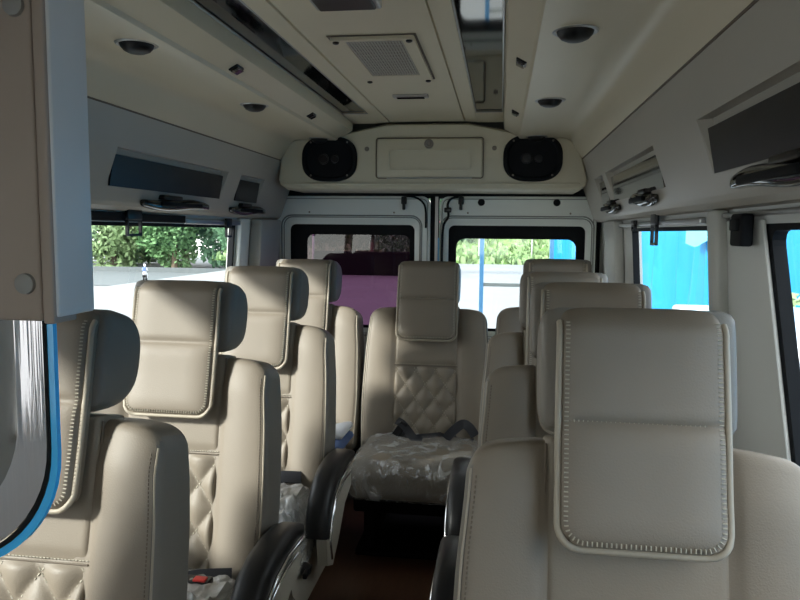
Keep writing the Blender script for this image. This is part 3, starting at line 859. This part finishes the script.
dr = rdoor('door_2', -.312, .468, -.262, .412, loopm(-.228, .375, .785, 1.248, .045), M['glass'])
for x in (-.103, .272):
    mb = MB(); mb.lathe([(.018, 0), (.017, -.004), (.008, -.005)], 18, T=lambda a, b_, c: (x+a, YD-.0+c, 1.432+b_)); mb.build('rubber_plug', M['gasket'], dr)
for d, x in ((dl, -1.0), (dl, -.55), (dr, -.17), (dr, .34)):
    mb = MB(); mb.lathe([(.005, 0), (.004, -.003)], 10, T=lambda a, b_, c: (x+a, YD-.0+c, 1.378+b_)); mb.build('screw', M['screw'], d)
for d, x in ((dl, -.497), (dr, -.205)):
    mb = MB(); mb.rbox((x, YD-.012, 1.440), (.014, .010, .020), .006); mb.rbox((x, YD-.016, 1.412), (.008, .008, .020), .005); mb.build('latch_hook', M['black'], d)
mb = MB(); mb.tube(curve_pts([(-.50, 3.592, 1.462), (-.44, 3.588, 1.456), (-.40, 3.588, 1.43), (-.385, 3.59, 1.39), (-.383, 3.59, 1.30)]), .005, 8)
tag(mb.build('cable', M['gasket']), 'thin black cable curving down the inner edge of the tinted rear door', 'cable')
mb = MB(); mb.tube(curve_pts([(-.20, 3.592, 1.460), (-.25, 3.588, 1.452), (-.272, 3.586, 1.42), (-.268, 3.586, 1.36), (-.292, 3.586, 1.31), (-.298, 3.59, 1.2), (-.298, 3.59, .9)]), .006, 8)
c = mb.build('cable', M['gasket']); tag(c, 'black cable with a square clip beside the clear rear door window', 'cable')
mb = MB(); mb.rbox((-.271, 3.582, 1.392), (.018, .010, .012), .004); mb.build('cable_clip', M['black'], c)
mb = MB(); mb.box((-.337, 3.60, .3), (-.322, 3.618, 1.46)); tag(mb.build('door_strip', M['steel'], smooth=False), 'grey metal strip down the gap between the two rear doors', 'strip')
mb = MB(); mb.box((-.3215, 3.598, .3), (-.3135, 3.62, 1.25)); tag(mb.build('door_strip', M['bluepaint'], smooth=False), 'narrow blue painted strip beside the clear rear door', 'strip')

mb = MB(); mb.box((XC-.83, 3.612, 1.452), (XC+.80, 3.665, 1.50)); struct(mb.build('trim_11', M['gasket'], smooth=False))  # black bar added to block light leaking in above the doors
# cab front behind the camera: dashboard wall, header and windscreen pane
mb = MB(); mb.box((XC-.98, Y0-.08, 0), (XC+.98, Y0, 1.0)); mb.box((XC-.98, Y0-.08, 1.42), (XC+.98, Y0, 1.86)); mb.box((XC-.98, Y0-.08, 1.0), (XC-.70, Y0, 1.42)); mb.box((XC+.70, Y0-.08, 1.0), (XC+.98, Y0, 1.42))
struct(mb.build('wall_front', M['trim'], smooth=False))
mb = MB(); mb.box((XC-.70, Y0-.05, 1.0), (XC+.70, Y0-.04, 1.42)); struct(mb.build('window_7', M['glass'], smooth=False))
# ------------------------------------------------------------------ floor
mb = MB(); mb.box((XC-.98, Y0, -.03), (XC+.98, 3.70, 0)); struct(mb.build('floor', M['floor'], smooth=False))
mb = MB(); mb.box((XC-.84, 3.24, .001), (XC+.84, 3.58, .28)); o = mb.build('rear_step_box', M['dark'], smooth=False); tag(o, 'dark carpeted box under the back of the rear seats', 'box')

# ------------------------------------------------------------------ partition at the left foreground
r = empty('partition_panel', (-.424, .50, 1.20), 'pinkish board with a blue grey edge post at the left edge of the photo', 'partition')
def rbx(nm, a, b_, rad, m, par, k=3):
    mb = MB(); c = [(a[i]+b_[i])/2 for i in range(3)]; h = [(b_[i]-a[i])/2 for i in range(3)]
    mb.rbox(c, h, rad, k=k); return mb.build(nm, m, par)
rbx('board', (-.60, .006, .006), (.065, .04, .62), .003, M['partition'], r)
rbx('gap', (.063, .012, .004), (.071, .04, .62), .001, M['groove'], r)
rbx('inner_strip', (.0695, .0, .005), (.0795, .03, .62), .002, M['partition'], r)
rbx('edge_post', (.072, .003, .010), (.0815, .053, .62), .0025, M['partgrey'], r, 3)
for z in (.036, .249):
    mb = MB(); mb.lathe([(.0085, 0), (.008, -.003), (.004, -.0045)], 20, T=lambda a, b_, c_: (.052+a, .006+c_, z+b_)); mb.build('screw_cap', M['screwcap'], r)
# partition window frame below
r = empty('partition_window', (-.462, .52, 1.0), 'chrome framed partition window with a blue film edge under the pinkish board', 'window frame')
def wloop(d): return rrect(-.72+d, .102-d, -.012+d*.8, .60, (.105, .01), 12)
def ringT(x, y, z): return (x, y, z)
def sheared(lp): return lp
mb = MB(); mb.ring(wloop(0), wloop(.0055), .0, .005); mb.build('blue_edge', M['bluefilm'], r)
mb = MB(); mb.ring(wloop(.0055), wloop(.009), -.001, .008); mb.build('dark_edge', M['gasket'], r)
mb = MB(); mb.ring(wloop(.010), wloop(.036), .001, .010); mb.build('chrome_frame', M['chromewarp'], r)
mb = MB(); lp = wloop(.03); mb.add([(x, .008, z) for x, z in lp], [tuple(range(len(lp)))]); mb.build('glass_pane', M['glossmirror'], r, smooth=False)
mb = MB(); mb.rbox((-.33, .02, -.57), (.40, .012, .41), .008); mb.build('lower_board', M['partition'], r)

# ------------------------------------------------------------------ outside
def gz(x, y): return -.6-3.3*sm(-12, -26, x)
def ground(u, v):
    x = -160+240*u; y = -30+170*v
    return (x, y, gz(x, y))
mb = MB(); mb.grid(ground, 120, 4); struct(mb.build('ground', M['asphalt'], smooth=False))
mb = MB(); mb.add([(-150, 59, -3.86), (-19, 59, -3.86), (-19, 79, -3.86), (-150, 79, -3.86)], [(0, 1, 2, 3)]); struct(mb.build('trim_10', M['conc'], smooth=False))
# grass bank behind
def bank(u, v):
    x = -18+63*u; y = 42+14*v
    return (x, y, -.62+4.2*sm(0, 1, v)+.25*noise.noise(Vector((x*.4, y*.4, 0)))*(v > 0))
mb = MB(); mb.grid(bank, 90, 16); o = mb.build('grass_bank', M['grass']); struct(o)
gs = MB()
for i in range(5200):
    u, v = random.random(), random.random()**1.3; p = Vector(bank(u*.62, v)); a = random.random()*PI; h = .22+.35*random.random(); w = .22
    d = Vector((cos(a), sin(a), 0))*w
    gs.add([p-d, p+d, p+d*.6+Vector((random.uniform(-.15, .15), random.uniform(-.1, .1), h)), p-d*.5+Vector((0, 0, h*.8))], [(0, 1, 2, 3)])
o = gs.build('grass', M['leafpale'], smooth=False); tag(o, 'long grass and weeds covering the bank behind the van', 'grass', kind='stuff')
# kerb between the road and the trees
mb = MB(); mb.box((-140, 79.2, -3.9), (-27, 79.7, -3.3)); tag(mb.build('concrete_wall', M['conc'], smooth=False), 'low grey concrete wall between the road and the trees on the left', 'wall')

def tree_mesh(nm, seed, n_leaf, R, H, mleaf):
    rnd = random.Random(seed); mb = MB(); blobs = []
    for i in range(9):
        a = rnd.random()*2*PI; rr = R*rnd.random()*.75
        blobs.append((Vector((rr*cos(a), rr*sin(a), H*(.18+.72*rnd.random()))), R*(.42+.3*rnd.random())))
    for i in range(n_leaf):
        c, br = rnd.choice(blobs)
        d = Vector((rnd.gauss(0, 1), rnd.gauss(0, 1), rnd.gauss(0, 1))).normalized()
        p = c+d*br*(.6+.45*rnd.random()); p.z = max(.1, p.z)
        s_ = .10+.12*rnd.random(); a = Vector((rnd.gauss(0, 1), rnd.gauss(0, 1), rnd.gauss(0, 1))).normalized(); b_ = a.orthogonal().normalized()
        mb.add([p-a*s_, p+b_*s_*.6, p+a*s_, p-b_*s_*.6], [(0, 1, 2, 3)])
    me = mb.mesh(nm, False); me.materials.append(mleaf)
    tb = MB(); tb.tube([(0, 0, 0), (.1, .05, H*.3), (0, .1, H*.7)], [.22, .16, .08], 8)
    for c, br in blobs[:6]: tb.tube([(.05, .05, H*.25), tuple(c*.6+Vector((0, 0, H*.15))), tuple(c)], [.1, .07, .03], 6)
    tm = tb.mesh('trunk'); tm.materials.append(M['bark'])
    return me, tm
TM = [tree_mesh('crown', 1, 8000, 3.0, 6.5, M['leaf']), tree_mesh('crown', 2, 8000, 2.9, 6.0, M['leafdark']), tree_mesh('crown', 3, 6500, 2.3, 4.5, M['leafpale'])]
tspots = [(-61, 86, 0, 'leafy green tree at the left end of the side window view'), (-51, 87, 2, 'pale bushy tree just left of the scooter rider'), (-42, 86, 0, 'green tree right behind the scooter rider'), (-33.5, 87, 1, 'dark tree at the rear edge of the left side window'),
          (-67, 99, 1, None), (-56, 99, 0, None), (-46, 98, 1, None), (-36, 99, 0, None), (-27, 93, 0, None)]
for (x, y, kk, lab) in tspots:
    lab = lab or 'dark green tree in the second line of trees left of the van'
    r = empty('tree', (x, y, gz(x, y)), lab, 'tree', 'trees beyond the road on the left', random.random()*6)
    s_ = random.uniform(.9, 1.15)*(2.4 if kk == 2 else 2.0)*(1.5 if y > 95 else 1); r.scale = (s_, s_, s_)
    link('crown', TM[kk][0], r); link('trunk', TM[kk][1], r)
for i, (x, y, kk) in enumerate([(-8.2, 44.5, 1), (-3.9, 46.5, 1), (-12.2, 46, 1), (-16, 44, 1)]):
    r = empty('tree', (x, y, -.5), 'large tree standing on the grass bank seen dimly through the tinted rear door', 'tree', 'trees on the bank behind the tinted door', i)
    r.scale = (.8, .8, 1.0); link('crown', TM[kk][0], r); link('trunk', TM[kk][1], r)
# parked red vehicle-like canopy seen through tinted glass
r = empty('market_stall', (-5.6, 30.0, -.6), 'reddish canopy stall seen dimly through the tinted rear door', 'stall')
M['redcan'] = mat('red canopy', (.8, .12, .16), .6)
mb = MB(); mb.prism([(-3.0, 2.3), (3.0, 2.3), (2.7, 2.5), (-2.7, 2.5)], -1, 1); mb.build('canopy', M['redcan'], r, smooth=False)
for sx in (-2.8, 2.8):
    for sy in (-.9, .9):
        mb = MB(); mb.tube([(sx, sy, 0), (sx, sy, 2.3)], .05, 8); mb.build('post', M['steel'], r)
mb = MB(); mb.rbox((0, 0, .5), (2.4, .5, .5), .05); mb.build('counter', M['dark'], r)

# blue frame just behind the rear doors
r = empty('gate_frame', (0, 4.5, -.6), 'blue metal frame with a grey crossbar just behind the clear rear door window', 'frame')
for x, w in ((-.118, .013), (.318, .013)):
    mb = MB(); mb.rbox((x, 0, 1.15), (w, .017, 1.15), .004); mb.build('upright', M['bluepaint'], r)
mb = MB(); mb.rbox((.10, 0, 1.55), (.206, .012, .012), .004); mb.build('crossbar', M['doorline'], r)
# poles on the bank
for x, y in ((-1.3, 43), (1.9, 44)):
    mb = MB(); mb.tube([(0, 0, 0), (0, 0, 5)], .05, 8); o = mb.build('pole', M['steel'], loc=(x, y, -.4)); tag(o, 'thin pale pole standing in the grass bank', 'pole', 'thin poles on the bank')

# blue tarpaulin fence on the right
def tarp(u, v):
    y = -4+46*u; z = -.6+2.35*v
    return (3.05+.12*sin(y*2.1+.6*sin(z))+.09*abs(sin(y*2.9+.25*z))+.03*sin(y*11), y, z)
r = empty('tarpaulin_fence', (0, 0, 0), 'tall bright blue tarpaulin screen along the right side of the van', 'fence')
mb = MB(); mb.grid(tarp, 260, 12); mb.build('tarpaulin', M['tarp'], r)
for y in [-3+4.5*i for i in range(10)]:
    mb = MB(); mb.tube([(3.35, y, -.6), (3.35, y, 1.75)], .04, 8); mb.build('post', M['steel'], r)
mb = MB()
def reflf(u, v):
    a = 8.6+2.6*u; lo = 1.10+.55*(1-u)**1.5*0+.45*abs(u-.85)**1.2
    return (2.80+.02*sin(a*6), a, lo+(1.78-lo)*v)
mb.grid(reflf, 14, 6); mb.build('pale_reflection', M['reflpale'], r)  # pale sheet added in place of a reflection in the window glass

# white parked car
r = empty('parked_car', (1.72, 3.32, -.6), 'white parked car whose roof shows at the foot of the right window', 'car')
def carbody():
    mb = MB()
    def T(x, y, z):
        return (x*(1-.06*sm(.6, .95, z)), y, z-.10*sm(1.2, 2.0, abs(y))*sm(.5, .9, z))
    mb.rbox((0, 0, .58), (.80, 1.95, .34), .14, k=5, n=(4, 10, 3), T=T); return mb
carbody().build('body', M['carwhite'], r)
def cabT(x, y, z):
    t = sm(.88, 1.46, z); return (x*(1-.16*t), (y-.1)*(1-.34*t)+.1, z)
mb = MB(); mb.rbox((0, .0, 1.13), (.74, 1.25, .25), .06, k=4, n=(3, 4, 3), T=cabT); mb.build('side_glass', M['carglass'], r)
mb = MB(); mb.rbox((-.03, .12, 1.425), (.66, .98, .035), .03, k=4, n=(4, 4, 1)); mb.build('roof', M['carwhite'], r)
for sx in (-1, 1):
    mb = MB(); mb.tube([(sx*.72, -1.10, .88), (sx*.62, -.78, 1.40)], .03, 8); mb.tube([(sx*.72, 1.18, .88), (sx*.62, .88, 1.40)], .04, 8); mb.tube([(sx*.72, .1, .88), (sx*.63, .1, 1.40)], .03, 8); mb.build('roof_pillar', M['carwhite'], r)
    for yy in (-1.2, 1.2):
        mb = MB(); mb.lathe([(.20, .09), (.29, .09), (.30, .05), (.30, -.05), (.29, -.09), (.20, -.09)], 24, T=lambda a, b_, c: (sx*.74+c, yy+a, .30+b_)); w = mb.build('wheel', M['gasket'], r)
        mb = MB(); mb.lathe([(.19, .095), (.10, .10), (.03, .105)], 12, T=lambda a, b_, c: (sx*(.74+c), yy+a, .30+b_)); mb.build('hub_cap', M['steel'], w)
# shrub by the tarpaulin
def shrub_mesh():
    rnd = random.Random(5); mb = MB()
    for i in range(900):
        z = .25+1.15*rnd.random(); R_ = .42*math.sqrt(max(.05, 1-((z-.8)/.75)**2)); a = rnd.random()*2*PI; q = R_*rnd.random()**.5
        p = Vector((q*cos(a), q*sin(a), z)); s_ = .03+.035*rnd.random(); A = Vector((rnd.gauss(0, 1), rnd.gauss(0, 1), rnd.gauss(0, 1))).normalized(); b_ = A.orthogonal().normalized()
        mb.add([p-A*s_, p+b_*s_*.5, p+A*s_, p-b_*s_*.5], [(0, 1, 2, 3)])
    return mb
r = empty('shrub', (2.62, 6.2, -.6), 'leafy shrub against the blue tarpaulin at the right edge of the photo', 'shrub')
shrub_mesh().build('foliage', M['leafpale'], r, smooth=False)
mb = MB()
for i in range(6):
    a = i*1.05; mb.tube([(0, 0, 0), (.1*cos(a), .1*sin(a), .5), (.28*cos(a), .28*sin(a), 1.15)], [.02, .014, .006], 6)
mb.build('stems', M['bark'], r)

# rider on a scooter beyond the left window
def skin_body(parent, joints, edges, radii, m, name='body'):
    me = bpy.data.meshes.new(name); me.from_pydata(joints, edges, []); o = bpy.data.objects.new(name, me); COL.objects.link(o); o.parent = parent
    md = o.modifiers.new('Skin', 'SKIN'); md.use_smooth_shade = True
    for i, rr in enumerate(radii): me.skin_vertices[0].data[i].radius = (rr, rr)
    me.skin_vertices[0].data[0].use_root = True
    s_ = o.modifiers.new('Sub', 'SUBSURF'); s_.levels = 1; s_.render_levels = 1
    me.materials.append(m); return o
r = empty('person', (-34.6, 64.5, -3.9), 'person in white shirt and pale helmet riding a scooter on the left road', 'person', None, .3)
J = [(0, 0, .80), (0, .02, 1.05), (0, .06, 1.30), (0, .05, 1.42), (.0, .06, 1.52), (-.20, .06, 1.34), (-.24, .25, 1.12), (-.20, .48, 1.08), (.20, .06, 1.34), (.24, .25, 1.12), (.20, .48, 1.08), (-.12, .05, .78), (-.14, .42, .76), (-.14, .40, .36), (.12, .05, .78), (.14, .42, .76), (.14, .40, .36)]
E_ = [(0, 1), (1, 2), (2, 3), (3, 4), (2, 5), (5, 6), (6, 7), (2, 8), (8, 9), (9, 10), (0, 11), (11, 12), (12, 13), (0, 14), (14, 15), (15, 16)]
R_ = [.15, .14, .16, .07, .06, .065, .05, .04, .065, .05, .04, .10, .08, .05, .10, .08, .05]
skin_body(r, J, E_, R_, M['cloth_white'])
mb = MB(); mb.rbox((0, .07, 1.64), (.11, .13, .14), .10, k=5); mb.build('helmet', M['carwhite'], r)
mb = MB(); mb.rbox((0, -.22, 1.28), (.17, .10, .20), .06, k=4); mb.build('backpack', M['cloth_blue'], r)
r = empty('scooter', (-34.6, 64.5, -3.9), 'dark scooter carrying the rider in the white shirt', 'scooter', None, .3)
mb = MB(); mb.rbox((0, -.10, .58), (.14, .42, .12), .08, k=4); mb.rbox((0, .35, .26), (.14, .2, .03), .02); mb.build('body', M['gasket'], r)
mb = MB(); mb.rbox((0, -.12, .68), (.12, .36, .03), .025); mb.build('saddle', M['black'], r)
mb = MB(); mb.tube([(0, .72, .28), (0, .60, .65), (0, .52, 1.02)], .05, 8); mb.tube([(-.3, .50, 1.06), (0, .54, 1.02), (.3, .50, 1.06)], .018, 8); mb.build('handlebar', M['black'], r)
for yy in (-.50, .72):
    mb = MB(); mb.lathe([(.12, .04), (.22, .05), (.24, 0), (.22, -.05), (.12, -.04)], 20, T=lambda a, b_, c: (c, yy+a, .24+b_)); mb.build('wheel', M['gasket'], r)

# ------------------------------------------------------------------ light
w = bpy.data.worlds.new('sky'); bpy.context.scene.world = w; w.use_nodes = True
nt = w.node_tree; bg = nt.nodes['Background']
tc = nt.nodes.new('ShaderNodeTexCoord'); sx = nt.nodes.new('ShaderNodeSeparateXYZ'); cr = nt.nodes.new('ShaderNodeValToRGB')
cr.color_ramp.elements[0].position = .0; cr.color_ramp.elements[0].color = (1., .96, .90, 1)
cr.color_ramp.elements[1].position = .6; cr.color_ramp.elements[1].color = (.90, .92, .95, 1)
nt.links.new(tc.outputs['Generated'], sx.inputs[0]); nt.links.new(sx.outputs['Z'], cr.inputs[0]); nt.links.new(cr.outputs[0], bg.inputs['Color'])
bg.inputs['Strength'].default_value = 3.0
s = bpy.data.lights.new('sun', 'SUN'); s.energy = 5.5; s.angle = math.radians(6); s.color = (1, .95, .86)
so = bpy.data.objects.new('sun', s); COL.objects.link(so)
so.rotation_euler = Vector((.70, .62, -.42)).to_track_quat('-Z', 'Y').to_euler()
# fill lamp added behind the camera, standing in for daylight at the windscreen
def area(name, loc, direction, sx_, sy_, e, col):
    l = bpy.data.lights.new(name, 'AREA'); l.shape = 'RECTANGLE'; l.size = sx_; l.size_y = sy_; l.energy = e; l.color = col
    o = bpy.data.objects.new(name, l); COL.objects.link(o); o.location = loc; o.rotation_euler = Vector(direction).to_track_quat('-Z', 'Z').to_euler(); return o
area('windscreen_fill', (XC, Y0+.05, 1.18), (-.1, 1, -.05), 1.3, .38, 1.0, (1, .97, .92))

# ------------------------------------------------------------------ camera
F = 700.
yaw = math.atan(100/F); pitch = math.atan(69/math.hypot(F, 100)); roll = .01
fwd = Vector((-sin(yaw)*cos(pitch), cos(yaw)*cos(pitch), -sin(pitch)))
right = Vector((cos(yaw), sin(yaw), 0)); up = right.cross(fwd)
r2 = right*cos(roll)+up*sin(roll); u2 = up*cos(roll)-right*sin(roll)
cam = bpy.data.cameras.new('camera'); cam.sensor_width = 36; cam.lens = 36*F/800; cam.clip_start = .02; cam.clip_end = 300
co = bpy.data.objects.new('camera', cam); COL.objects.link(co)
co.matrix_world = Matrix(((r2.x, u2.x, -fwd.x, 0), (r2.y, u2.y, -fwd.y, 0), (r2.z, u2.z, -fwd.z, 1.28), (0, 0, 0, 1)))
sc = bpy.context.scene; sc.camera = co
sc.view_settings.view_transform = 'Standard'
sc.view_settings.exposure = 0.56
sc.cycles.use_denoising = True
sc.cycles.max_bounces = 8; sc.cycles.transparent_max_bounces = 12
